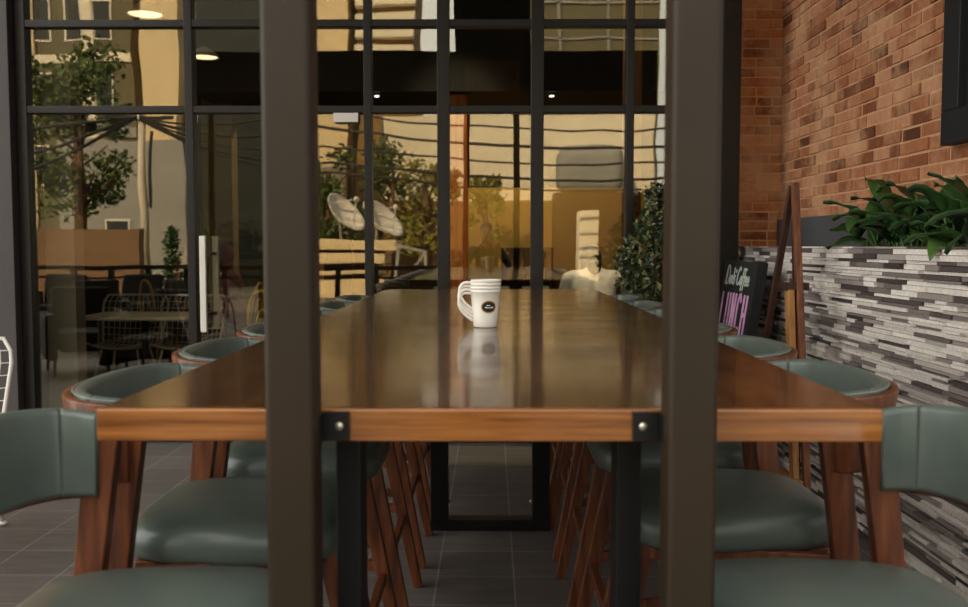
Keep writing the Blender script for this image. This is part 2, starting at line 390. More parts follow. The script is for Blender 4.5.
# ------------------------------------------------------------ stone clad planter along the right wall
PX = 1.68
pl = thing('planter', 'long waist-high planter clad in grey and white split stone strips along the brick wall', 'planter', (PX, 0, 0))
bm = bmesh.new(); rg = random.Random(11); z = 0.0
while z < 1.295:
    band = 0.0
    hgt = rg.choice((0.011, 0.014, 0.018, 0.023)); z1 = min(z+hgt, 1.298)
    y = -1.0 - rg.random()*0.3
    while y < 6.36:
        l = rg.uniform(0.10, 0.36); a, b = max(y, -1.0), min(y+l, 6.36)
        if b-a > 0.01:
            d = rg.uniform(0.003, 0.030); box(bm, -d, 0.012, a+0.0008, b-0.0008, z+0.0010, z1-0.0010)
        y += l
    z = z1
obj('cladding', bm, 'stone', pl)
bm = bmesh.new(); box(bm, 0.004, 0.05, -1.0, 6.36, 0, 1.296); obj('core', bm, 'stone_back', pl)
bm = bmesh.new(); box(bm, 0.05, BX-PX-0.032, -1.0, 6.36, 0, 1.22); obj('soil', bm, 'soil', pl)

# ------------------------------------------------------------ dining table
tb = thing('communal_table', 'long bar-height brown wooden table on black steel frames, filling the middle of the terrace', 'table', (-0.004, 1.428, 0))
bm = bmesh.new(); box(bm, -0.603, 0.603, 0.022, 4.0, 1.0, 1.05); obj('tabletop', bm, 'table_wood', tb, bevel=0.003)
bm = bmesh.new(); box(bm, -0.603, 0.603, 0, 0.0218, 1.0, 1.05); obj('end_board', bm, 'edge_wood_lit', tb, bevel=0.003)['label'] = 'orange-brown end board, lightened partly for the light on its face'
for y, wd, ou in ((0.14, 0.042, 0.258), (2.80, 0.08, 0.272)):
    fr = None
    for s in (-1, 1):
        bm = bmesh.new(); xa, xb = sorted((s*ou, s*(ou-wd))); box(bm, xa, xb, y, y+0.08, 0.05, 1.0); obj('leg', bm, 'black_steel', tb, bevel=0.003)
    bm = bmesh.new(); box(bm, -ou, ou, y, y+0.08, 0, 0.05); fr = obj('foot_bar', bm, 'black_steel', tb, bevel=0.003)
    bm = bmesh.new(); box(bm, -ou, ou, y+0.005, y+0.075, 0.982, 0.9995); obj('top_bar', bm, 'black_steel', tb)
    if y > 1:
        for s in (-1, 1):
            bm = bmesh.new(); ball(bm, (s*(ou-wd-0.004), y+0.03, 0.13), 0.008); obj('bolt', bm, 'bolt', fr, smooth=True)

# ------------------------------------------------------------ steel post frame standing at the table's end
sf = thing('steel_post_frame', 'dark steel posts bolted to the near end of the table, carrying a high beam', 'frame', (0, 1.345, 0))
def post(x):
    bm = bmesh.new(); box(bm, x-0.036, x+0.036, 0, 0.07, 0, 2.87); return obj('post', bm, 'steel', sf, bevel=0.010, seg=3)
post(-0.292); post(0.292); post(-3.25)
for s in (-1, 1):
    bm = bmesh.new(); xa, xb = sorted((s*0.255, s*0.216)); box(bm, xa, xb, 0.072, 0.0815, 1.004, 1.048)
    xa, xb = sorted((s*0.255, s*0.263)); box(bm, xa, xb, 0.03, 0.0815, 1.004, 1.048)
    br = obj('bracket', bm, 'black_steel', sf, bevel=0.001)
    bm = bmesh.new(); ball(bm, (s*0.231, 0.072, 1.026), 0.0065, 1, 0.6, 1, 14); obj('bolt', bm, 'bolt', br, smooth=True)
bm = bmesh.new(); box(bm, -3.4, BX-0.05, 0, 0.12, 2.87, 3.53); obj('fascia_beam', bm, 'black_steel', sf)
bm = bmesh.new(); box(bm, -0.42, 0.46, -0.02, 0.14, 2.86, 4.5); obj('upright_panel', bm, 'black_steel', sf)
bm = bmesh.new(); box(bm, -0.30, 0.33, 0.14, 0.145, 2.92, 3.42); obj('panel_plate', bm, 'brown_wood', sf)

# ------------------------------------------------------------ bar stools
def catmull(P, n=8):
    P = [Vector(p) for p in P]; out = []
    for i in range(len(P)-1):
        p0, p1, p2, p3 = P[max(i-1,0)], P[i], P[i+1], P[min(i+2,len(P)-1)]
        for k in range(n):
            t = k/n; out.append(0.5*((2*p1)+(-p0+p2)*t+(2*p0-5*p1+4*p2-p3)*t*t+(-p0+3*p1-3*p2+p3)*t*t*t))
    out.append(P[-1]); return out
HALF = [(-0.160,0.268), (-0.205,0.270), (-0.252,0.252), (-0.290,0.195), (-0.312,0.105), (-0.318,0.0)]
PLAN = catmull([(x,y,0) for x,y in HALF] + [(x,-y,0) for x,y in HALF[-2::-1]], 8)
def band(path, section, lean=0.16):
    # section: list of (inward offset, z); sweep along plan path
    bm = bmesh.new(); rings = []; N = len(path)
    for i, p in enumerate(path):
        t = (path[min(i+1,N-1)]-path[max(i-1,0)]).normalized(); nrm = Vector((-t.y, t.x, 0))
        if nrm.dot(Vector((-0.1,0,0))-p) < 0: nrm = -nrm
        drop = 0.016*max(0, min(1, (p.x+0.30)/0.16))
        ring = []
        for o_, z in section:
            q = p + nrm*(o_ - lean*(z-0.86)*max(0, min(1, (-0.12-p.x)/0.2)))
            top = (z-0.86)/0.17
            ring.append(bm.verts.new((q.x, q.y, z-drop*top)))
        rings.append(ring)
    K = len(section)
    for A, B in zip(rings, rings[1:]):
        for k in range(K): bm.faces.new((A[k], A[(k+1)%K], B[(k+1)%K], B[k]))
    bm.faces.new(rings[0][::-1]); bm.faces.new(rings[-1]); return bm
def rrect(i0, i1, z0, z1, r, n=4):
    pts = []
    for cx, cz, a0 in ((i1-r, z1-r, 0), (i0+r, z1-r, PI/2), (i0+r, z0+r, PI), (i1-r, z0+r, 1.5*PI)):
        for k in range(n+1): pts.append((cx+r*math.cos(a0+k*PI/2/n), cz+r*math.sin(a0+k*PI/2/n)))
    return pts
def make_stool():
    t = thing('bar_stool', '', 'stool', (0,0,0), 0, 'bar stools around the long table')
    # seat cushion
    bm = bmesh.new(); rings = []; n = 56
    def ol(k, sx0, sx1, sy):
        a = 2*PI*k/n; c, s_ = math.cos(a), math.sin(a); e = 0.44
        X = (abs(c)**e)*(1 if c >= 0 else -1); Y = (abs(s_)**e)*(1 if s_ >= 0 else -1)
        x = X*sx1 if X > 0 else X*sx0
        return x, Y*sy*(1.0 - 0.12*max(0, -X))
    for f, z in ((0.90,0.672),(0.97,0.676),(1.0,0.688),(1.005,0.705),(0.99,0.724),(0.95,0.738),(0.86,0.748),(0.6,0.753),(0.3,0.755)):
        rings.append([bm.verts.new((*[v*f for v in ol(k, 0.225, 0.225, 0.236)], z)) for k in range(n)])
    for A, B in zip(rings, rings[1:]):
        for k in range(n): bm.faces.new((A[k], A[(k+1)%n], B[(k+1)%n], B[k]))
    bm.faces.new(rings[0][::-1]); bm.faces.new(rings[-1]); obj('seat', bm, 'vinyl', t, smooth=True)
    bm = bmesh.new()
    box(bm, -0.185, 0.185, -0.19, 0.19, 0.645, 0.6715); obj('seat_frame', bm, 'chair_wood', t, bevel=0.004)
    # curved backrest: wooden shell outside, vinyl pads inside
    obj('back_shell', band(PLAN, rrect(-0.006, 0.014, 0.850, 1.012, 0.004, 2)), 'chair_wood', t, smooth=True)
    k1 = 14; N = len(PLAN)
    sec = rrect(0.0145, 0.042, 0.860, 1.020, 0.012, 4)
    obj('back_pad', band(PLAN[k1:N-k1], sec), 'vinyl', t, smooth=True)
    obj('arm_pad', band(PLAN[0:k1], sec), 'vinyl', t, smooth=True)
    obj('arm_pad', band(PLAN[N-k1:], sec), 'vinyl', t, smooth=True)
    bm = bmesh.new()
    pts = []
    for i, p in enumerate(PLAN):
        tt = (PLAN[min(i+1,N-1)]-PLAN[max(i-1,0)]).normalized(); nr = Vector((-tt.y, tt.x, 0))
        if nr.dot(Vector((-0.1,0,0))-p) < 0: nr = -nr
        drop = 0.016*max(0, min(1, (p.x+0.30)/0.16)); ln = 0.16*0.168*max(0, min(1, (-0.12-p.x)/0.2))
        q = p + nr*(0.016-ln); pts.append((q.x, q.y, 1.0165-drop))
    tube(bm, pts, 0.0018, 6); obj('piping', bm, 'vinyl_seam', t, smooth=True)
    for s in (-1, 1):
        # rear leg runs from the floor up past the seat to the arm
        bm = bmesh.new(); beam(bm, (-0.275, s*0.256, 0), (-0.155, s*0.256, 0.985), 0.034, 0.034, 0.058, 0.030); obj('leg', bm, 'chair_wood', t, bevel=0.003)
        bm = bmesh.new(); beam(bm, (0.25, s*0.215, 0), (0.115, s*0.195, 0.66), 0.034, 0.032, 0.05, 0.034); obj('leg', bm, 'chair_wood', t, bevel=0.003)
        bm = bmesh.new(); beam(bm, (-0.205, s*0.245, 0.36), (0.185, s*0.212, 0.30), 0.018, 0.032, ref=Vector((0,0,1))); obj('side_stretcher', bm, 'chair_wood', t, bevel=0.002)
        bm = bmesh.new(); beam(bm, (-0.165, s*0.247, 0.66), (0.12, s*0.187, 0.66), 0.02, 0.036, ref=Vector((0,0,1))); obj('seat_rail', bm, 'chair_wood', t, bevel=0.002)
    bm = bmesh.new(); beam(bm, (0.192, -0.20, 0.27), (0.192, 0.20, 0.27), 0.034, 0.022, ref=Vector((1,0,0))); obj('footrest', bm, 'chair_wood', t, bevel=0.002)
    return t
st0 = make_stool()
YS = [1.39+0.64*k for k in range(7)]
pos_l = ['nearest the camera on the left, cut by the picture edge', 'second from the camera on the left side', 'third from the camera on the left side',
         'fourth from the camera on the left side', 'fifth from the camera on the left side', 'sixth from the camera on the left side', 'farthest on the left side, by the window']
pos_r = ['nearest the camera on the right, cut by the picture edge', 'second from the camera on the right side', 'third from the camera on the right, in front of the easel',
         'fourth from the camera on the right, below the lunch board', 'fifth from the camera on the right side', 'sixth from the camera on the right side', 'farthest on the right side, beside the bush']
for i, y in enumerate(YS):
    L = 'grey-green vinyl bar stool, '+pos_l[i]; R = 'grey-green vinyl bar stool, '+pos_r[i]
    if i == 0: a = st0; a.location = (-0.528, y, 0); a['label'] = L
    else: dup(st0, (-0.528, y, 0), 0, L)
    dup(st0, (0.520 if i else 0.540, y+0.09 if i else y+0.05, 0), PI, R)

# ------------------------------------------------------------ stacked mugs on the table
def make_mug(logo=False):
    t = thing('mug', '', 'mug', (0,0,0), 0, 'white mugs stacked on the table')
    bm = bmesh.new()
    lathe(bm, [(0.001,0.0),(0.034,0.0),(0.0365,0.003),(0.0385,0.03),(0.0425,0.07),(0.0450,0.1065),(0.0475,0.1085),(0.0478,0.1125),(0.0462,0.1145),(0.0432,0.1115),(0.040,0.07),(0.036,0.03),(0.034,0.008),(0.001,0.006)], 40, capb=False)
    obj('body', bm, 'mug', t, smooth=True)
    bm = bmesh.new(); pts = catmull([(-0.042,0,0.103),(-0.066,0,0.104),(-0.079,0,0.092),(-0.081,0,0.068),(-0.066,0,0.042),(-0.038,0,0.020)], 6)
    tube(bm, pts, 0.0048, 8); obj('handle', bm, 'mug', t, smooth=True)
    return t
m0 = make_mug(); m0.location = (-0.018, 2.90, 1.0505); m0.rotation_euler = (0,0,math.radians(8))
m0['label'] = 'bottom white mug of the stack, with the dark oval logo'
for i, lb in enumerate(('second white mug from the bottom of the stack', 'third white mug from the bottom of the stack', 'topmost white mug of the stack')):
    dup(m0, (-0.018+0.001*i, 2.90, 1.0505+0.0108*(i+1)), math.radians(8+(3,-2,2)[i]), lb)
def on_mug(rx, rz, cz, mat, name, push):
    bm = bmesh.new(); n = 28; tilt = 0
    vs = []
    for rr in (0.0, 0.5, 1.0):
        for k in range(n if rr else 1):
            x = rr*rx*math.cos(2*PI*k/n); z = cz+rr*rz*math.sin(2*PI*k/n)
            R = 0.0385+(z-0.03)*0.1+push; a = -PI/2 + x/R + 0.13
            vs.append(bm.verts.new((R*math.cos(a), R*math.sin(a), z)))
    for k in range(n):
        bm.faces.new((vs[0], vs[1+k], vs[1+(k+1)%n])); bm.faces.new((vs[1+k], vs[1+n+k], vs[1+n+(k+1)%n], vs[1+(k+1)%n]))
    return obj(name, bm, mat, m0)
on_mug(0.0245, 0.0195, 0.064, 'logo_gold', 'logo', 0.0008); on_mug(0.021, 0.016, 0.064, 'logo_black', 'logo_disc', 0.0014)
bm = bmesh.new()
for x0, x1, z0, z1 in ((-0.012,0.014,0.0605,0.0645), (-0.008,0.004,0.0675,0.0695)):
    v = []
    for x, z in ((x0,z0),((x0+x1)/2,z0),(x1,z0),(x1,z1),((x0+x1)/2,z1),(x0,z1)):
        R = 0.0385+(z-0.03)*0.1+0.002; a = -PI/2+x/R+0.13; v.append(bm.verts.new((R*math.cos(a), R*math.sin(a), z)))
    bm.faces.new(v)
obj('logo_lettering', bm, 'mug', m0)

# ------------------------------------------------------------ lunch board
sb = thing('lunch_board', 'black chalkboard reading Coffee in white script and LUNCH in pink, leaning by the stone wall', 'sign', (1.30, 5.58, 0), 0)
lean = math.radians(8.2)
RM = Matrix.Rotation(lean, 4, 'Y')      # leans towards +X
def bl(o): o.matrix_local = RM; return o
bm = bmesh.new(); box(bm, 0, 0.062, -0.36, 0.36, 0.012, 1.225); bl(obj('board', bm, 'board', sb, bevel=0.004))
bm = bmesh.new(); beam(bm, (0.33, 0, 0.0), (0.22, 0, 0.98), 0.03, 0.04); obj('rear_prop', bm, 'board', sb)
def strokes(lines, ox, oz, sx, sz, slant, r, mat, name):
    # letter strokes drawn on the board's face; u runs from the far edge (y=+) to the near edge (y=-)
    bm = bmesh.new()
    for ln in lines:
        pts = [(ox+(u+slant*v)*sx, oz+v*sz) for u, v in ln]
        if len(pts) > 2: pts = [(p.x, p.y) for p in catmull([(a,b,0) for a,b in pts], 5)]
        P = [Vector((-0.0015, 0.36-a, b)) for a, b in pts]
        for a, b in zip(P, P[1:]):
            d = (b-a)
            if d.length < 1e-5: continue
            beam(bm, a-d.normalized()*r*0.4, b+d.normalized()*r*0.4, r*2, 0.003, ref=Vector((0,0,0)) if False else Vector((1,0,0)))
    return bl(obj(name, bm, mat, sb))
SC = [ # "Dude Coffee"-like script, unit cells
 [(0.0,0.0),(0.12,1.0),(0.55,0.95),(0.72,0.45),(0.4,0.02),(-0.1,0.08)], [(0.2,0.95),(0.12,0.0)],            # D
 [(0.85,0.5),(0.85,0.12),(1.0,0.05),(1.15,0.5),(1.18,0.05)],                                               # u
 [(1.62,0.42),(1.4,0.45),(1.35,0.1),(1.6,0.12)], [(1.68,0.95),(1.6,0.05)],                                 # d
 [(2.0,0.5),(1.82,0.42),(2.0,0.22),(1.86,0.03),(1.75,0.1)], [(2.08,0.85),(2.05,0.7)],                      # 's
 [(3.0,0.85),(2.8,1.0),(2.5,0.6),(2.55,0.1),(2.85,0.08),(3.0,0.2)],                                        # C
 [(3.25,0.5),(3.1,0.28),(3.25,0.05),(3.42,0.28),(3.25,0.5)],                                               # o
 [(3.85,0.9),(3.65,0.9),(3.62,0.4),(3.5,-0.25)], [(3.52,0.5),(3.8,0.5)],                                   # f
 [(4.2,0.9),(4.0,0.9),(3.97,0.4),(3.85,-0.25)], [(3.87,0.5),(4.15,0.5)],                                   # f
 [(4.22,0.25),(4.5,0.3),(4.38,0.5),(4.22,0.3),(4.3,0.05),(4.55,0.12)],                                     # e
 [(4.65,0.25),(4.93,0.3),(4.8,0.5),(4.65,0.3),(4.73,0.05),(5.0,0.12)] ]                                    # e
strokes(SC[:7], 0.095, 1.080, 0.104, 0.105, 0.10, 0.0060, 'chalk_white', 'script_word')
strokes(SC[7:], 0.095, 1.080, 0.104, 0.105, 0.10, 0.0060, 'chalk_white', 'script_word')
LN = [ [(0.0,1),(0.0,0)], [(0.0,0),(0.5,0)],
 [(0.85,1),(0.85,0.18),(1.05,0),(1.28,0.18),(1.28,1)],
 [(1.7,0),(1.7,1)], [(1.7,1),(2.15,0)], [(2.15,0),(2.15,1)],
 [(3.0,0.85),(2.8,1),(2.57,0.8),(2.57,0.2),(2.8,0),(3.0,0.15)],
 [(3.4,0),(3.4,1)], [(3.85,0),(3.85,1)], [(3.4,0.52),(3.85,0.52)] ]
strokes(LN, 0.09, 0.800, 0.143, 0.225, 0.0, 0.014, 'chalk_pink', 'block_lettering')

# ------------------------------------------------------------ easel
ea = thing('easel', 'brown wooden tripod easel standing against the stone wall', 'easel', (1.48, 4.5, 0))
bm = bmesh.new(); beam(bm, (-0.01,-0.20,0), (-0.02,0.06,1.60), 0.03, 0.042); obj('leg', bm, 'easel_red', ea, bevel=0.003)
bm = bmesh.new(); beam(bm, (-0.055,-0.155,0.02), (-0.055,0.0,1.09), 0.03, 0.06); obj('leg_slide', bm, 'easel_pale', ea, bevel=0.003)
bm = bmesh.new(); beam(bm, (-0.13,0.52,0), (-0.02,0.10,1.59), 0.03, 0.034); obj('leg', bm, 'easel_dark', ea, bevel=0.003)
bm = bmesh.new(); beam(bm, (0.15,0.45,0), (0.0,0.12,1.55), 0.026, 0.034); obj('leg', bm, 'easel_dark', ea, bevel=0.003)
bm = bmesh.new(); box(bm, -0.09, 0.03, -0.03, 0.06, 1.09, 1.125); obj('tray', bm, 'easel_dark', ea, bevel=0.003)
bm = bmesh.new(); beam(bm, (-0.06,-0.20,0.2), (-0.10,0.42,0.2), 0.05, 0.03, ref=Vector((0,0,1))); obj('cross_bar', bm, 'easel_pale', ea, bevel=0.003)

# ------------------------------------------------------------ black framed panel on the brick wall
bf = thing('wall_panel', 'black framed shuttered panel mounted high on the brick wall', 'panel', (BX-0.006, 3.35, 1.72))
bm = bmesh.new()
for a, b, c, d in ((-0.65,0.66,0,0.14), (-0.65,0.66,1.06,1.20), (-0.65,-0.52,0.14,1.06), (0.52,0.66,0.14,1.06)): box(bm, -0.055, 0, a, b, c, d)
obj('frame', bm, 'panel_black', bf, bevel=0.004)
bm = bmesh.new(); box(bm, -0.02, 0, -0.52, 0.52, 0.14, 1.06); obj('inner_panel', bm, 'panel_black', bf)

# ------------------------------------------------------------ planter plants
def leaf(bm, base, az, el, L, W, droop, rg, fold=0.25, n=7):
    d = Vector((math.cos(az)*math.cos(el), math.sin(az)*math.cos(el), math.sin(el))); side = Vector((-math.sin(az), math.cos(az), 0))
    side = (side + Vector((0,0,rg.uniform(-0.5,0.5)))).normalized()
    p = Vector(base); prev = None; stem = L*0.25
    for i in range(n+1):
        t = i/n
        wd = W*(max(0.0, math.sin(PI*min(1, t**0.75)))**0.8)*0.5 if 0 < i < n else 0.002
        nrm = d.cross(side).normalized()
        if nrm.z < 0: nrm = -nrm
        wv = 0.12*W*math.sin(t*9+az)
        row = [bm.verts.new(p - side*wd + nrm*(fold*wd+wv)), bm.verts.new(p), bm.verts.new(p + side*wd + nrm*(fold*wd-wv))]
        if prev:
            bm.faces.new((prev[0], prev[1], row[1], row[0])); bm.faces.new((prev[1], prev[2], row[2], row[1]))
        prev = row
        p = p + d*(L/n)
        d = (d + Vector((0,0,-droop/n))).normalized()
def leafy_plant(y, x, seed, label, nl=26, size=1.0, reach=1.0):
    rg = random.Random(seed)
    t = thing('leafy_plant', label, 'plant', (x, y, 1.225), 0, 'leafy plants in the stone planter')
    bm = bmesh.new(); bs = bmesh.new()
    for k in range(nl):
        az = PI + rg.uniform(-1.9, 1.9); el = rg.uniform(0.25, 1.3)
        b = Vector((rg.uniform(-0.05,0.05), rg.uniform(-0.12,0.12), 0.0))
        L0 = rg.uniform(0.08, 0.22)*size
        tip = b + Vector((math.cos(az)*0.35, math.sin(az)*0.6, 1))*L0
        tube(bs, [b, b.lerp(tip,0.5)+Vector((0,0,0.01)), tip], [0.005,0.004,0.003], 5)
        leaf(bm, tip, az, el, rg.uniform(0.18,0.29)*size*reach, rg.uniform(0.08,0.125)*size, rg.uniform(0.5,1.8), rg)
    o = obj('foliage', bm, 'leaf_dark', t, smooth=True); m = o.modifiers.new('thick','SOLIDIFY'); m.thickness = 0.0015
    obj('stems', bs, 'leaf_light', t, smooth=True); return t
leafy_plant(4.36, 1.80, 21, 'broad-leaved green plant at the far end, reaching over the stone planter', 16, 0.92)
leafy_plant(4.02, 1.80, 22, 'broad-leaved green plant second from the far end of the stone planter', 18, 0.92)
leafy_plant(3.62, 1.80, 23, 'broad-leaved green plant in the planter below the black wall panel', 18, 0.9)
leafy_plant(3.2, 1.80, 24, 'broad-leaved green plant in the planter at the right picture edge', 18, 0.9)

# ------------------------------------------------------------ bush in a pot by the window
bu = thing('potted_bush', 'small-leaved dark green bush in a pot in front of the window', 'bush', (0.98, 5.72, 0))
bm = bmesh.new(); lathe(bm, [(0.15,0),(0.20,0.42),(0.215,0.45),(0.195,0.45),(0.185,0.40),(0.001,0.40)], 28); obj('pot', bm, 'pot', bu, smooth=True)
bm = bmesh.new(); rg = random.Random(5)
tube(bm, [(0,0,0.4),(0.01,0.0,0.8),(0.0,0.02,1.2)], [0.018,0.014,0.008], 7)
for k in range(26):
    z = rg.uniform(0.6,1.2); a = rg.uniform(0, 2*PI); r = rg.uniform(0.12,0.30)
    tube(bm, [(0,0,z-0.1),(r*0.5*math.cos(a), r*0.5*math.sin(a), z+0.03),(r*math.cos(a), r*math.sin(a), z+0.15)], [0.006,0.004,0.002], 5)
obj('stems', bm, 'bark', bu, smooth=True)
bm = bmesh.new()
def small_leaf(bm, p, s, rg):
    d = Vector((rg.gauss(0,1), rg.gauss(0,1), rg.gauss(0.2,0.8))).normalized(); u = d.orthogonal().normalized()
    u = Matrix.Rotation(rg.uniform(0,6.3), 3, d) @ u; n_ = d.cross(u)*0.12*s
    v = [bm.verts.new(p), bm.verts.new(p+d*s*0.5-u*s*0.28+n_), bm.verts.new(p+d*s), bm.verts.new(p+d*s*0.5+u*s*0.28+n_)]
    bm.faces.new((v[0],v[1],v[2])); bm.faces.new((v[0],v[2],v[3]))
for k in range(3200):
    # lumpy crown, narrower and leaning towards the top right
    z = rg.uniform(0.55, 1.66); f = (z-0.55)/1.11
    R = 0.40*(1-f*0.55)*(0.75+0.25*math.sin(f*11+1)); a = rg.uniform(0,2*PI); r = R*math.sqrt(rg.uniform(0.1,1))
    small_leaf(bm, Vector((0.10*f-0.03+r*math.cos(a), 0.75*r*math.sin(a), z)), rg.uniform(0.035,0.06), rg)
o = obj('foliage', bm, 'leaf_bush', bu)

# ------------------------------------------------------------ white wire chair at the left edge
wc = thing('wire_chair', 'white wire mesh chair at the far left of the terrace', 'chair', (-2.41, 4.0, 0), math.radians(-70))
bm = bmesh.new()
def shell(u, v):   # u across -1..1, v 0 front of seat .. 1 top of back
    if v < 0.55: x = 0.24-0.42*(v/0.55); z = 0.45-0.03*math.sin(v/0.55*PI)
    else: t = (v-0.55)/0.45; x = -0.18-0.14*t; z = 0.45+0.42*t
    wd = 0.25 if v < 0.55 else 0.25 + 0.05*((v-0.55)/0.45) - 0.05*max(0, (v-0.88)/0.12)**2
    return Vector((x - 0.0 + 0.04*u*u*(1 if v > 0.5 else 0), u*wd, z + 0.05*u*u*(1-v)))
for i in range(13):
    u = -1+2*i/12; tube(bm, [shell(u, k/16) for k in range(17)], 0.003, 5)
for k in range(17): tube(bm, [shell(-1+2*i/10, k/16) for i in range(11)], 0.003, 5)
obj('wire_shell', bm, 'white_paint', wc, smooth=True)
bm = bmesh.new(); tube(bm, [shell(-1,k/16) for k in range(17)]+[shell(-1+2*i/10,1) for i in range(1,10)]+[shell(1,1-k/16) for k in range(17)]+[shell(1-2*i/10,0) for i in range(1,10)], 0.010, 8, True)
obj('rim', bm, 'white_paint', wc, smooth=True)
for sx in (1,-1):
    for sy in (1,-1):
        bm = bmesh.new(); tube(bm, [(sx*0.14-0.0, sy*0.15, 0.43), (sx*0.19, sy*0.19, 0.22), (sx*0.23, sy*0.23, 0.012)], [0.010,0.010,0.009], 8); ball(bm, (sx*0.23, sy*0.23, 0.012), 0.016, 1.3,1.3,0.7); obj('leg', bm, 'white_paint', wc, smooth=True)

# ------------------------------------------------------------ cafe interior
dup(wc, (-3.12, 7.98, 0), -PI/2, 'white wire chair inside the cafe behind the white-edged table, left one')
dup(wc, (-2.60, 7.95, 0), -PI/2, 'white wire chair inside the cafe behind the white-edged table, right one')
def tagbox(name, label, cat, x0,x1,y0,y1,z0,z1, mat, group=None, bevel=0.0): return tag(bxo(name, x0,x1,y0,y1,z0,z1, mat, bevel=bevel), label, cat, group)
struct(bxo('trim_3', -0.37, -0.21, 8.3, 8.5, 0, 2.62, 'orange_wood'), 'orange wooden column inside the cafe', 'column')
struct(bxo('trim_4', 0.94, 1.06, 6.7, 6.82, 0, 4.3, 'brown_wood'), 'brown wooden column inside the cafe behind the bush', 'column')
struct(bxo('trim_5', -2.28, -2.02, 7.4, 7.6, 1.25, 4.3, 'tan_wall') if False else bxo('trim_5', -2.72, -2.44, 8.9, 9.1, 0, 4.3, 'tan_wall'), 'tan column inside the cafe beside the door', 'column')
struct(bxo('wall_bar', -5.1, -1.6, 10.8, 11.0, 0, 4.3, 'dark_wall'))
struct(bxo('wall_partition', -0.62, 1.9, 11.4, 11.5, 0, 2.0, 'yellow_wall'), 'yellow partition wall deep inside the cafe', 'wall')
struct(bxo('trim_6', -3.06, -2.86, 6.45, 6.6, 0, 4.3, 'grey_render'), 'pale grey pier just inside the left window', 'column')
struct(bxo('ceiling_bulkhead', -2.62, 1.9, 8.2, 9.4, 2.63, 4.3, 'panel_black'))
bs_ = thing('bar_cabinet', 'dark back bar cabinet with an open bottle shelf inside the cafe', 'cabinet', (-2.55, 10.3, 0))
bm = bmesh.new(); box(bm, -0.40, 0.65, 0, 0.4, 0, 1.16); obj('base', bm, 'tan_wall', bs_)
bm = bmesh.new(); box(bm, -0.42, 0.67, -0.03, 0.42, 1.16, 1.22); obj('worktop', bm, 'black_steel', bs_)
bm = bmesh.new()
for a, b, c, d in ((-0.40,-0.34,1.22,2.4), (0.59,0.65,1.22,2.4), (-0.34,0.59,2.34,2.4), (0.10,0.14,1.22,2.34)): box(bm, a, b, 0.2, 0.4, c, d)
box(bm, -0.40, 0.65, 0.38, 0.40, 1.22, 2.4); obj('shelf_frame', bm, 'dark_wall', bs_)
def bottle(x, y, z, s, mat, label):
    bm = bmesh.new(); lathe(bm, [(0.001,0),(0.034,0),(0.036,0.01),(0.036,0.15),(0.03,0.18),(0.013,0.21),(0.012,0.27),(0.015,0.275),(0.001,0.276)], 18, capb=False)
    o = tag(obj('bottle', bm, mat, smooth=True), label, 'bottle', 'bottles on the back bar'); o.location = (x,y,z); o.scale = (s,s,s)
bottle(-2.10, 10.36, 1.22, 0.95, 'pale_bottle', 'pale bottle standing alone at the right of the back bar')
bottle(-2.62, 10.38, 1.22, 1.0, 'bottle', 'green bottle at the left of the dark bottles on the back bar')
bottle(-2.52, 10.34, 1.22, 1.15, 'bottle', 'tallest dark green bottle in the middle of the back bar')
bottle(-2.43, 10.39, 1.22, 0.9, 'bottle', 'shortest dark green bottle next to the shelf divider')
# white cafe table inside left bay
wt = thing('cafe_table', 'white-edged table inside the cafe behind the left window', 'table', (-2.72, 7.35, 0))
bm = bmesh.new(); box(bm, -0.42, 0.42, -0.30, 0.30, 0.74, 0.765); obj('tabletop', bm, 'white_paint', wt, bevel=0.002)
bm = bmesh.new(); lathe(bm, [(0.2,0),(0.2,0.015),(0.03,0.03),(0.025,0.74)], 20, capt=True); obj('pedestal', bm, 'black_steel', wt)
dt = thing('cafe_table', 'dark wooden table inside the cafe in front of the person in the white shirt', 'table', (0.80, 7.75, 0))
bm = bmesh.new(); box(bm, -0.5, 0.5, -0.3, 0.3, 0.73, 0.76); obj('tabletop', bm, 'brown_wood', dt, bevel=0.002)
bm = bmesh.new(); lathe(bm, [(0.2,0),(0.2,0.015),(0.03,0.03),(0.025,0.73)], 20, capt=True); obj('pedestal', bm, 'black_steel', dt)
def make_cafe_chair():
    t = thing('cafe_chair', '', 'chair', (0,0,0), 0, 'yellow chairs inside the cafe')
    bm = bmesh.new(); lathe(bm, [(0.001,0.44),(0.19,0.44),(0.20,0.45),(0.19,0.462),(0.001,0.465)], 24, capb=False); obj('seat', bm, 'yellow_metal', t, smooth=True)
    bm = bmesh.new(); tube(bm, catmull([(-0.15,-0.17,0.45),(-0.19,-0.19,0.7),(-0.21,-0.13,0.9),(-0.22,0,0.96),(-0.21,0.13,0.9),(-0.19,0.19,0.7),(-0.15,0.17,0.45)],6), 0.013, 8); obj('back_hoop', bm, 'yellow_metal', t, smooth=True)
    bm = bmesh.new(); tube(bm, catmull([(-0.16,-0.09,0.46),(-0.2,-0.09,0.7),(-0.21,0,0.82),(-0.2,0.09,0.7),(-0.16,0.09,0.46)],6), 0.009, 8); obj('inner_hoop', bm, 'yellow_metal', t, smooth=True)
    for sx in (-1,1):
        for sy in (-1,1):
            bm = bmesh.new(); tube(bm, [(sx*0.13,sy*0.13,0.445),(sx*0.2,sy*0.2,0.0)], [0.013,0.010], 8); obj('leg', bm, 'yellow_metal', t, smooth=True)
    return t
cc = make_cafe_chair(); cc.location = (0.95, 10.4, 0); cc.rotation_euler = (0,0,PI/2); cc['label'] = 'yellow hoop-backed chair deep inside the cafe left of the white shirt'
dup(cc, (1.40, 8.75, 0), PI*0.55, 'yellow hoop-backed chair inside the cafe behind the bush')
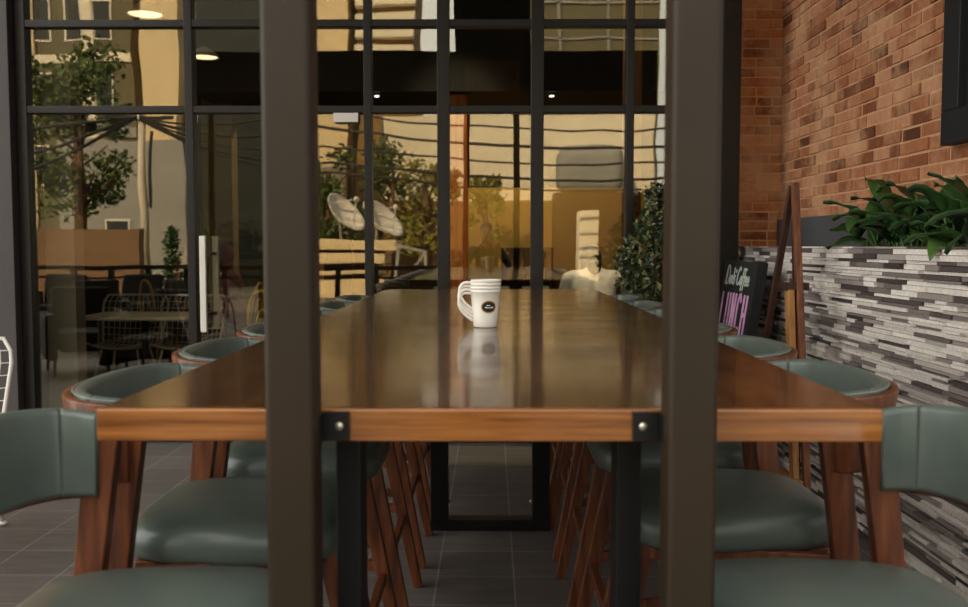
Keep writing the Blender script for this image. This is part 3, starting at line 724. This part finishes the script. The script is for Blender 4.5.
dup(cc, (-1.60, 7.25, 0), PI*0.3, 'yellow hoop-backed chair inside the cafe beside the door')
cs = thing('cafe_stool', 'low backless stool inside the cafe under the person in the white shirt', 'stool', (0.775, 6.98, 0))
bm = bmesh.new(); lathe(bm, [(0.001,0.48),(0.17,0.48),(0.18,0.49),(0.17,0.515),(0.001,0.52)], 24, capb=False); obj('seat', bm, 'brown_wood', cs, smooth=True)
for sx in (-1,1):
    for sy in (-1,1):
        bm = bmesh.new(); tube(bm, [(sx*0.11,sy*0.11,0.49),(sx*0.18,sy*0.18,0.0)], [0.013,0.010], 8); obj('leg', bm, 'black_steel', cs, smooth=True)
dup(cc, (-2.34, 8.60, 0), PI, 'yellow chair inside the cafe under the person in the purple top')
dup(cc, (-3.22, 9.30, 0), 0, 'yellow chair inside the cafe under the dark-haired person')
cf = thing('drinks_cabinet', 'dark cabinet with two lit openings at the back of the cafe', 'cabinet', (0.42, 10.9, 0))
bm = bmesh.new()
for a,b,c,d in ((-0.3,-0.24,0,1.28),(0.24,0.3,0,1.28),(-0.24,0.24,0,0.5),(-0.24,0.24,0.80,0.86),(-0.24,0.24,1.22,1.28),(-0.03,0.03,0.5,1.22)): box(bm,a,b,0,0.4,c,d)
obj('carcass', bm, 'black_steel', cf)
bm = bmesh.new(); box(bm,-0.24,0.24,0.36,0.39,0.5,1.22); obj('back_panel', bm, 'tan_wall', cf)
# lamps
def pendant(x, y, z, s, label, pw=0):
    t = thing('pendant_lamp', label, 'lamp', (x,y,z), 0, 'pendant lamps inside the cafe')
    bm = bmesh.new(); lathe(bm, [(0.03,0.10),(0.06,0.085),(0.12,0.04),(0.145,0.0),(0.140,0.0),(0.115,0.035),(0.055,0.08),(0.001,0.088)], 32, capb=False)
    for v in bm.verts: v.co *= s
    obj('shade', bm, 'white_paint', t, smooth=True)
    bm = bmesh.new(); lathe(bm, [(0.001,0.004),(0.125*s,0.004),(0.125*s,0.010),(0.001,0.010)], 28, capb=False); obj('diffuser', bm, 'lamp_glow', t)
    bm = bmesh.new(); tube(bm, [(0,0,0.09*s),(0,0,4.3-z)], 0.004, 6); obj('cord', bm, 'cable', t)
    if not pw: return t
    ld = bpy.data.lights.new('bulb','POINT'); ld.energy = pw; ld.color = (1,0.78,0.45); ld.shadow_soft_size = 0.02
    lo = bpy.data.objects.new('bulb', ld); C.objects.link(lo); lo.parent = t; lo.location = (0,0,-0.12)
    return t
pendant(-2.29, 7.6, 2.80, 0.82, 'white pendant lamp glowing inside the cafe behind the door')
pendant(-2.61, 7.2, 3.04, 0.95, 'white pendant lamp inside the cafe at the top of the left window')
pendant(0.05, 10.5, 3.5, 1.0, 'added white pendant lamp lighting the yellow partition, hidden by the bulkhead', 130)  # added lamp, kept out of view, to light the yellow partition
for x, lb in ((-1.0, 'left small white ceiling spot inside the cafe'), (0.53, 'right small white ceiling spot inside the cafe')):
    t = thing('ceiling_spot', lb, 'lamp', (x, 8.32, 2.60), 0, 'ceiling spots inside the cafe')
    bm = bmesh.new(); lathe(bm, [(0.001,0),(0.02,0),(0.02,0.012),(0.001,0.012)], 16, capb=False); obj('lens', bm, 'spot_glow', t)
    bm = bmesh.new(); lathe(bm, [(0.026,0.012),(0.026,0.029)], 16, capt=True); obj('housing', bm, 'black_steel', t)
def spot(x, y, z, tx, ty, tz, pw, lb):  # added lamps above the view, each brightening one target inside
    t = thing('ceiling_spot', lb, 'lamp', (x, y, z), 0, 'ceiling spots inside the cafe')
    bm = bmesh.new(); lathe(bm, [(0.001,0),(0.04,0),(0.04,0.012),(0.001,0.012)], 16, capb=False); obj('lens', bm, 'spot_glow', t)
    bm = bmesh.new(); lathe(bm, [(0.046,0.012),(0.046,4.3-z)], 16, capt=True); obj('housing', bm, 'black_steel', t)
    ld = bpy.data.lights.new('beam','SPOT'); ld.energy = pw; ld.color = (1,0.8,0.5); ld.spot_size = math.radians(40); ld.spot_blend = 0.7; ld.shadow_soft_size = 0.04
    lo = bpy.data.objects.new('beam', ld); C.objects.link(lo); lo.parent = t; lo.location = (0,0,-0.03)
    lo.rotation_euler = Vector((tx-x, ty-y, tz-z)).to_track_quat('-Z','Y').to_euler()
spot(-0.3, 7.0, 4.18, -0.29, 8.3, 1.5, 200, 'added unseen ceiling spot brightening the orange column inside the cafe')
spot(0.62, 6.62, 4.18, 0.75, 7.0, 1.0, 420, 'added unseen ceiling spot brightening the person in the white shirt')
tagbox('notice_plate', 'small white plate fixed just below the transom inside the door', 'sign', -1.02, -0.86, 6.135, 6.15, 2.10, 2.158, 'white_paint')

# ------------------------------------------------------------ people
def person(name, label, loc, rz, seated, top, hairmat, legs='dark_cloth', scarf=False, leanf=0.0, pose=None, bow=0.0):
    # local frame: faces +X; seated on z=0.45 or standing with bent knees
    t = thing(name, label, 'person', loc, rz)
    hip = 0.50 if seated else 0.80
    L = lambda h: leanf*(h)            # forward lean
    sh = hip+0.44; nk = hip+0.52; hd = hip+0.68
    P = lambda x, y, z: Vector((x, y, z))
    shx = L(1.0)
    sk = bmesh.new()
    hc = P(shx+0.05+leanf*0.3+bow, 0, hd-bow*0.8)
    ball(sk, hc, 0.098, 1.0, 0.80, 1.18, 18); ball(sk, hc+P(0.03,0,-0.055), 0.066, 1.0, 0.86, 1.0, 14)     # skull, jaw
    ball(sk, hc+P(0.103,0,-0.012), 0.018, 0.9, 0.7, 1.3); ball(sk, hc+P(0.092,0,-0.060), 0.016, 0.7, 1.5, 0.6)   # nose, lips
    for s in (-1,1):
        ball(sk, hc+P(0.0,s*0.082,-0.01), 0.022, 0.8, 0.4, 1.3); ball(sk, hc+P(0.084,s*0.032,0.012), 0.014)
    capsule(sk, P(shx, 0, nk-0.05), hc+P(-0.01,0,-0.06), 0.058, 0.052)
    capsule(sk, P(0.0,0,hip), P(shx*0.9,0,sh-0.08), 0.08, 0.07)
    ct = bmesh.new()
    for y in (-0.06, 0.06):
        capsule(ct, P(0,y,hip+0.02), P(shx*0.5,y,hip+0.24), 0.105, 0.10); capsule(ct, P(shx*0.5,y,hip+0.24), P(shx*0.95,y*1.2,sh-0.05), 0.10, 0.105)
    capsule(ct, P(shx,-0.15,sh), P(shx,0.15,sh), 0.062, 0.062); capsule(ct, P(shx,-0.10,sh), P(shx,0,sh+0.055), 0.05, 0.05); capsule(ct, P(shx,0.10,sh), P(shx,0,sh+0.055), 0.05, 0.05)
    tr = bmesh.new(); ft = bmesh.new()
    for s in (-1,1):
        if pose == 'camera': el, wr = P(shx+0.08, s*0.30, sh-0.20), P(shx+0.16, s*0.09, sh+0.06)
        elif s < 0 or pose == 'table': el, wr = P(shx+0.10, s*0.25, sh-0.23), P(shx+0.30, s*0.14, hip+0.26 if seated else sh-0.05)
        else: el, wr = P(shx+0.05, s*0.26, sh-0.25), P(shx+0.26, s*0.18, hip+0.24)
        S0 = P(shx, s*0.19, sh-0.01)
        capsule(ct, S0, el, 0.056, 0.046); capsule(ct, el, el.lerp(wr,0.86), 0.045, 0.034)
        capsule(sk, S0, el, 0.045, 0.036); capsule(sk, el, wr, 0.036, 0.025)
        d = (wr-el).normalized(); sd_ = Vector((-d.y, d.x, 0)).normalized(); palm = wr+d*0.045
        ball(sk, palm, 0.043, 1.0, 0.9, 0.55)
        for f, ln in ((-1.5,0.055),(-0.5,0.068),(0.5,0.072),(1.5,0.062)):
            b0 = palm+d*0.03+sd_*f*0.019; m_ = b0+d*ln*0.55; e_ = m_+d*ln*0.3+P(0,0,-ln*0.35)
            capsule(sk, b0, m_, 0.0095, 0.009); capsule(sk, m_, e_, 0.009, 0.0075)
        b0 = wr+d*0.02-sd_*s*0.03; capsule(sk, b0, b0+d*0.03-sd_*s*0.03, 0.012, 0.0095)
        hp = P(0, s*0.095, hip)
        if seated: kn, an = P(0.42, s*0.11, 0.50), P(0.40, s*0.11, 0.09)
        else: kn, an = P(0.10, s*0.12, 0.44), P(-0.02, s*0.13, 0.09)
        capsule(tr, hp, kn, 0.092, 0.064); capsule(tr, kn, an, 0.062, 0.042)
        capsule(sk, hp, kn, 0.07, 0.05); capsule(sk, kn, an, 0.05, 0.034)
        capsule(ft, an+P(-0.02,0,-0.045), an+P(0.15,0,-0.055), 0.042, 0.034)
    capsule(tr, P(0,-0.08,hip+0.02), P(0,0.08,hip+0.02), 0.112, 0.112)
    def rm(nm, bm, mat, vox):
        o = obj(nm, bm, mat, t); m = o.modifiers.new('remesh','REMESH'); m.mode = 'VOXEL'; m.voxel_size = vox; m.use_smooth_shade = True
        m = o.modifiers.new('smooth','SMOOTH'); m.factor = 0.5; m.iterations = 3 if vox > 0.008 else 1; return o
    rm('body', sk, 'skin', 0.006); rm('shirt', ct, top, 0.012); rm('trousers', tr, legs, 0.014); rm('shoes', ft, 'dark_cloth', 0.012)
    hb = bmesh.new()
    ball(hb, hc+P(-0.018,0,0.03), 0.104, 0.98, 0.86, 1.08, 18)
    if scarf: ball(hb, hc+P(-0.03,0,-0.05), 0.10, 0.8, 0.95, 1.2); capsule(hb, hc+P(-0.03,0,-0.12), P(shx-0.02,0,sh), 0.075, 0.12)
    else: ball(hb, hc+P(-0.035,0,-0.02), 0.088, 0.8, 0.95, 1.1); capsule(hb, hc+P(-0.04,0,-0.03), P(shx-0.02,0,nk-0.01), 0.07, 0.055)
    rm('headscarf' if scarf else 'hair', hb, hairmat, 0.010)
    # clear the face: eyes
    for s in (-1,1):
        bm = bmesh.new(); ball(bm, hc+P(0.092,s*0.032,0.012), 0.008); obj('eye', bm, 'logo_black', t, smooth=True)
    return t
person('person', 'seated person in a white shirt seen from behind inside the cafe', (0.775, 6.98, 0.12), PI/2, True, 'white_cloth', 'hair', leanf=0.12, pose='table', bow=0.17)
person('person', 'seated person in a dark red headscarf and purple top inside the cafe', (-2.34, 8.60, 0), PI, True, 'purple_cloth', 'red_cloth', scarf=True, leanf=0.06)
person('person', 'dark-haired seated person inside the cafe facing right', (-3.22, 9.30, 0), 0, True, 'dark_cloth', 'hair', leanf=0.06)
ph = person('person', 'person in dark clothes holding a camera, mirrored in the middle of the window', (-0.06, -0.42, 0), PI/2, False, 'dark_cloth', 'hair', leanf=0.10, pose='camera')

# ------------------------------------------------------------ street behind the camera (mirrored in the glass)
def ry(D): return 2*GY-D
def rx(x, D): return (x-491)*D/941
def rz_(y, D): return 1.3+(246-y)*D/941
# dark lounge chairs on the left of the terrace, mirrored low in the left window
def lounge():
    t = thing('lounge_chair', '', 'chair', (0,0,0), 0, 'dark lounge chairs on the terrace')
    bm = bmesh.new(); box(bm, -0.30, 0.36, -0.30, 0.30, 0.24, 0.44); obj('seat_cushion', bm, 'dark_cloth', t, bevel=0.04, seg=3)
    bm = bmesh.new(); beam(bm, (-0.32,0,0.25), (-0.44,0,0.86), 0.14, 0.60, 0.10, 0.58); obj('backrest', bm, 'dark_cloth', t, bevel=0.04, seg=3)
    for q in (-1,1):
        bm = bmesh.new(); box(bm, -0.38, 0.36, q*0.36-0.055, q*0.36+0.055, 0.16, 0.62); obj('arm', bm, 'dark_cloth', t, bevel=0.035, seg=3)
        for x in (-0.3, 0.3):
            bm = bmesh.new(); tube(bm, [(x,q*0.33,0.25),(x*1.08,q*0.34,0)], [0.022,0.014], 8); obj('leg', bm, 'chair_wood', t, smooth=True)
    return t
lc = lounge()
for i, (x, y, r, lb) in enumerate(((-3.25, 3.3, 100, 'nearest the window'), (-4.2, 2.7, 60, 'second from the window'), (-3.9, 0.9, 95, 'third from the window'), (-5.0, 0.6, 70, 'fourth from the window'), (-5.2, -1.2, 90, 'beside the railing, right one'), (-6.4, -1.5, 80, 'beside the railing, left one'))):
    lb = 'dark upholstered lounge chair on the left of the terrace, '+lb
    if i == 0: lc.location = (x, y, 0); lc.rotation_euler = (0,0,math.radians(r)); lc['label'] = lb
    else: dup(lc, (x, y, 0), math.radians(r), lb)
# terrace railing
ra = thing('railing', 'dark steel railing along the street edge of the terrace', 'railing', (0, -4.7, 0))
bm = bmesh.new(); box(bm, -8.4, -0.6, -0.04, 0.04, 0.86, 0.94); obj('top_rail', bm, 'black_steel', ra)
bm = bmesh.new(); box(bm, -8.4, -0.6, -0.02, 0.02, 0.70, 0.74); obj('mid_rail', bm, 'black_steel', ra)
for k in range(12):
    x = -8.3+k*0.69; bm = bmesh.new(); box(bm, x-0.045, x+0.045, -0.045, 0.045, 0, 0.86); obj('post', bm, 'black_steel', ra)
tagbox('garden_wall', 'sunlit terracotta garden wall mirrored in the left window', 'wall', -11.5, -7.55, -8.1, -7.8, -0.04, 1.65, 'terracotta')
# buildings: boxes with window bands
def building(name, label, x0, x1, y0, y1, z1, mat, wins=(), slabs=(), slabmat='white_render', bands=()):
    t = thing(name, label, 'building', ((x0+x1)/2, y1, -0.04), 0, 'sunlit buildings mirrored in the window')
    cx = (x0+x1)/2
    bm = bmesh.new(); box(bm, x0-cx, x1-cx, y0-y1, 0, 0, z1); obj('wall', bm, mat, t)
    for a, b, c, d in wins: 
        bm = bmesh.new(); box(bm, a-cx, b-cx, -0.02, 0.05, c, d); wf = obj('window', bm, 'white_paint', t)
        bm = bmesh.new(); box(bm, a-cx+0.08, b-cx-0.08, 0.03, 0.06, c+0.08, d-0.08); obj('pane', bm, 'win_dark', wf)
    for z, h, out_ in slabs:
        bm = bmesh.new(); box(bm, x0-cx-0.1, x1-cx+0.1, -0.1, out_, z, z+h); obj('balcony_slab', bm, slabmat, t)
    for a, b, c, d, mt in bands:
        bm = bmesh.new(); box(bm, a-cx, b-cx, -0.05, 0.12, c, d); obj('wall_band', bm, mt, t)
    return t
Y45 = ry(45)
building('office_block', 'olive office block with pale window strips mirrored in the left window', -27, -16.9, Y45-8, Y45, 20, 'olive_render',
   wins=[(-21.8+k*1.55, -20.9+k*1.55, z, z+2.0) for k in range(3) for z in (4.2, 7.6, 11.0)], bands=[(-27,-16.9,6.6,7.1,'grey_render'), (-27,-16.9,10.0,10.4,'white_render'), (-22.2,-21.6,0,20,'cream'), (-19.3,-18.7,0,20,'white_render')])
building('cream_tower', 'cream rendered tower beside the olive office block', -16.2, -14.5, Y45-6, Y45+1.0, 20, 'cream', wins=[])
building('white_tower', 'narrow white tower with recessed windows at the right of the left window', -14.4, -13.4, Y45-6, Y45, 20, 'white_render', wins=[(-14.2,-13.7,z,z+1.3) for z in (2.5, 5.2,7.9,10.6,13.0)])
Y40 = ry(38)
building('low_house', 'low grey house behind the utility pole', -17.4, -12.3, Y40-4, Y40, 5.6, 'grey_render', wins=[(-15.6,-14.6,0.9,2.4)])
building('dark_shop', 'tall dark shuttered building mirrored in the glass door', -9.6, -6.7, ry(31)-5, ry(31), 13, 'win_dark')
Y70 = ry(70)
building('cream_apartment_tower', 'plain cream apartment tower at the top of the middle window', -13.6, -10.6, Y70-8, Y70, 30, 'cream')
building('balcony_tower', 'white apartment tower with stacked balconies at the top of the middle window', -9.8, -5.6, Y70-8, Y70, 30, 'tan_render', slabs=[(13+k*1.15, 0.55, 1.0) for k in range(12)])
Y60 = ry(60)
building('grey_facade_block', 'grey green facade block at the top of the right window', 1.5, 10.5, Y60-8, Y60, 24, 'olive_render', bands=[(1.5,10.5,z,z+0.12,'grey_render') for z in (13.2,14.3,15.4,16.5,17.6)]+[(4.2,4.35,0,24,'grey_render'),(7.2,7.35,0,24,'grey_render')])
Y35 = ry(36)
building('white_hall', 'long white hall with a tan ground floor across the street', -4.2, 6.2, Y35-6, Y35, 6.3, 'white_render', wins=[(-1.0+k*2.2, 0.3+k*2.2, 1.0, 2.5) for k in range(3)], bands=[(-4.2,6.2,0,3.1,'tan_render')])
wk = thing('water_tank', 'big rounded grey tank on a brown plinth against the white hall', 'tank', (3.65, Y35+0.9, -0.04))
bm = bmesh.new(); box(bm, -1.25, 1.25, -0.75, 0.70, 3.30, 5.04); obj('tank_body', bm, 'grey_render', wk, bevel=0.45, seg=4)
bm = bmesh.new(); box(bm, -1.35, 1.35, -0.76, 0.74, 0, 3.30); obj('plinth', bm, 'brown_wood', wk)
tagbox('kiosk', 'white sunlit kiosk mirrored beside the bush', 'kiosk', 2.34, 2.86, ry(25)-0.8, ry(25), -0.04, 2.2, 'white_render', bevel=0.03)
# white stacked slabs carrying the dishes
for k, (z0, z1, xa, xb) in enumerate(((-0.04,0.50,-4.75,-2.75), (0.58,0.78,-4.75,-2.85), (0.86,1.12,-4.75,-2.72), (1.20,1.45,-4.75,-2.45))):
    t = thing('slab_stack', ('bottom','second','third','topmost')[k]+' pale slab of the stack under the satellite dishes', 'slab', (0, ry(24), 0), 0, 'slabs under the dishes')
    bm = bmesh.new(); box(bm, xa, xb, -1.2, 0.02, z0, z1); obj('slab', bm, 'cream', t, bevel=0.02)
    if k < 3:
        bm = bmesh.new(); box(bm, xa+0.1, xb-0.15, -1.1, -0.25, z1, z1+0.08); obj('spacer', bm, 'bark', t)
def dish(x, z, y, label):
    t = thing('satellite_dish', label, 'satellite dish', (x, y, 1.45), 0, 'satellite dishes across the street')
    bm = bmesh.new(); R = 0.62; prof = [(R*k/10, 0.28*(k/10)**2) for k in range(11)]; prof[0] = (0.004, 0)
    lathe(bm, prof, 36, capb=True); 
    q = Vector((0.68, 0.36, 0.62)).to_track_quat('Z','Y').to_matrix().to_4x4(); Mx = Matrix.Translation((0,0,z-1.45)) @ q
    o = obj('reflector', bm, 'dish', t, smooth=True); o.matrix_local = Mx; m = o.modifiers.new('th','SOLIDIFY'); m.thickness = 0.02
    bm = bmesh.new(); a = Mx @ Vector((0,-0.5,0.2)); b = Mx @ Vector((0,0,0.75)); tube(bm, [a,b], 0.018, 6); a2 = Mx @ Vector((0.4,0.3,0.2)); tube(bm, [a2,b], 0.012, 6); ball(bm, b, 0.07); obj('feed_arm', bm, 'dish', t)
    bm = bmesh.new(); tube(bm, [(0,-0.1,0),(0,-0.1,(z-1.45)*0.6),Mx @ Vector((0,0,-0.02))], 0.035, 8); obj('mast', bm, 'grey_render', t)
dish(-3.92, 2.02, ry(24)-0.5, 'left white satellite dish mirrored in the window')
dish(-2.98, 1.86, ry(24)-0.5, 'right white satellite dish mirrored in the window')
# trestle
tr_ = thing('trestle', 'grey metal trestle lying tilted right of the slab stack', 'trestle', (-1.9, ry(23), 0))
bm = bmesh.new()
for a, b in (((-0.5,0,1.35),(0.3,0,1.15)), ((0.3,0,1.15),(0.0,0,0.75)), ((-0.4,0,1.3),(-0.5,0.3,-0.04)), ((0.3,0,1.15),(0.4,0.3,-0.04))): beam(bm, a, b, 0.07, 0.07)
obj('frame', bm, 'grey_render', tr_)
# trees
def tree(x, y, z0, z1, R, mat, label, seed, n=1500, ls=0.22, lean=0):
    rg = random.Random(seed); t = thing('tree', label, 'tree', (x, y, -0.04), 0, 'street trees mirrored in the window')
    bm = bmesh.new(); tube(bm, [(0,0,0),(0.05,0.02,z0),(lean*0.5,0,z1*0.8)], [0.14,0.11,0.04], 8)
    for k in range(7):
        a = rg.uniform(0,6.3); zz = rg.uniform(z0, z1*0.75); tube(bm, [(0.03,0,zz-0.3),(R*0.4*math.cos(a),R*0.4*math.sin(a),zz+0.2),(R*0.75*math.cos(a),R*0.75*math.sin(a),zz+0.6)], [0.05,0.03,0.015], 5)
    obj('trunk', bm, 'bark', t, smooth=True)
    bm = bmesh.new(); cl = [(rg.uniform(-.75,.75)*R+lean*0.3, rg.uniform(-.6,.6)*R, rg.uniform(z0+0.3, z1-0.4), rg.uniform(.3,.55)*R) for _ in range(11)]
    for k in range(n):
        c = cl[k % 11]; d = Vector((rg.gauss(0,1), rg.gauss(0,1), rg.gauss(0,1))).normalized()*c[3]*(rg.random()**0.4)
        small_leaf(bm, Vector(c[:3])+d, rg.uniform(0.6,1.3)*ls, rg)
    obj('crown', bm, mat, t)
tree(-10.9, ry(25), 2.4, 6.4, 1.35, 'tree_leaf', 'dark leafy street tree in the left window', 31, 1800)
tree(-13.2, ry(30), 2.4, 7.4, 1.5, 'tree_leaf', 'second darker street tree at the left edge of the left window', 37, 1500)
tree(-5.2, ry(30), 1.3, 4.6, 1.2, 'tree_leaf', 'green tree behind the left satellite dish', 32, 1600)
tree(-3.5, ry(33.5), 1.2, 5.1, 1.4, 'tree_leaf', 'dark green tree behind the right satellite dish', 33, 1800)
tree(-2.0, ry(29), 0.9, 4.4, 1.0, 'tree_leaf_y', 'yellowish tree right of the satellite dishes', 34, 1500)
tree(-0.2, ry(33), 1.3, 4.0, 0.8, 'tree_leaf_y', 'small yellow-green tree behind the middle mullion', 35, 1000)
for k, (x, lb) in enumerate(((-9.05, 'left dark clipped shrub behind the garden wall end'), (-8.5, 'right dark clipped shrub behind the street pole'))):
    rg = random.Random(60+k); bm = bmesh.new()
    for j in range(700):
        z = rg.uniform(0,1.75); r = 0.32*(1-z/2.6)*math.sqrt(rg.random()); a = rg.uniform(0,6.3); small_leaf(bm, Vector((r*math.cos(a), r*math.sin(a), z)), 0.13, rg)
    o = tag(obj('shrub', bm, 'leaf_dark'), lb, 'shrub', 'clipped shrubs across the street'); o.location = (x+0.9+0.35*k, ry(24)-0.3*k, -0.04)
# pole and cables
up = thing('utility_pole', 'pale concrete utility pole with crossarm mirrored in the left window', 'pole', (-8.05, ry(22), 0))
bm = bmesh.new(); tube(bm, [(0,0,-0.04),(-0.06,0,2.4),(-0.1,0,4.5)], [0.11,0.10,0.085], 10); obj('shaft', bm, 'pole_white', up, smooth=True)
bm = bmesh.new(); beam(bm, (-0.9,0,4.3), (0.7,0,4.3), 0.08, 0.08); beam(bm, (0.1,0,2.2),(0.16,0,4.0), 0.06,0.06); obj('crossarm', bm, 'black_steel', up)
def cable(pts, label, r=0.022):
    bm = bmesh.new(); P = []
    for a, b, sag in pts:
        a, b = Vector(a), Vector(b)
        for k in range(13):
            t = k/12; P.append(a.lerp(b,t)+Vector((0,0,-sag*4*t*(1-t))))
    Q = [P[0]]+[p for p, q in zip(P[1:], P) if (p-q).length > 1e-4]
    tube(bm, Q, r, 5); tag(obj('overhead_cable', bm, 'cable'), label, 'cable', 'overhead cables across the street')
Yp = ry(22)
ends = [('topmost', 4.75, 4.35), ('second highest', 4.30, 4.00), ('middle', 3.85, 3.70), ('second lowest', 3.45, 3.36), ('lowest', 3.20, 3.10)]
for i, (nm, za, zb) in enumerate(ends):
    cable([((-8.15, Yp+0.1, 4.35-0.02*i), (-4.4+0.2*i, Yp-0.6, za-0.15), 0.35), ((-4.4+0.2*i, Yp-0.6, za-0.15), (9, Yp-1, zb+0.25), 0.55)], nm+' black overhead cable running to the right across the street', 0.026+0.010*(i % 2))
for i, (dx, z) in enumerate(((-14, 2.6), (-14, 3.4), (-14.5, 4.6))):
    cable([((-8.2, Yp+0.15, 4.3), (dx, Yp-2, z), 0.3)], ('lowest','middle','highest')[i]+' black cable running left from the utility pole', 0.04)
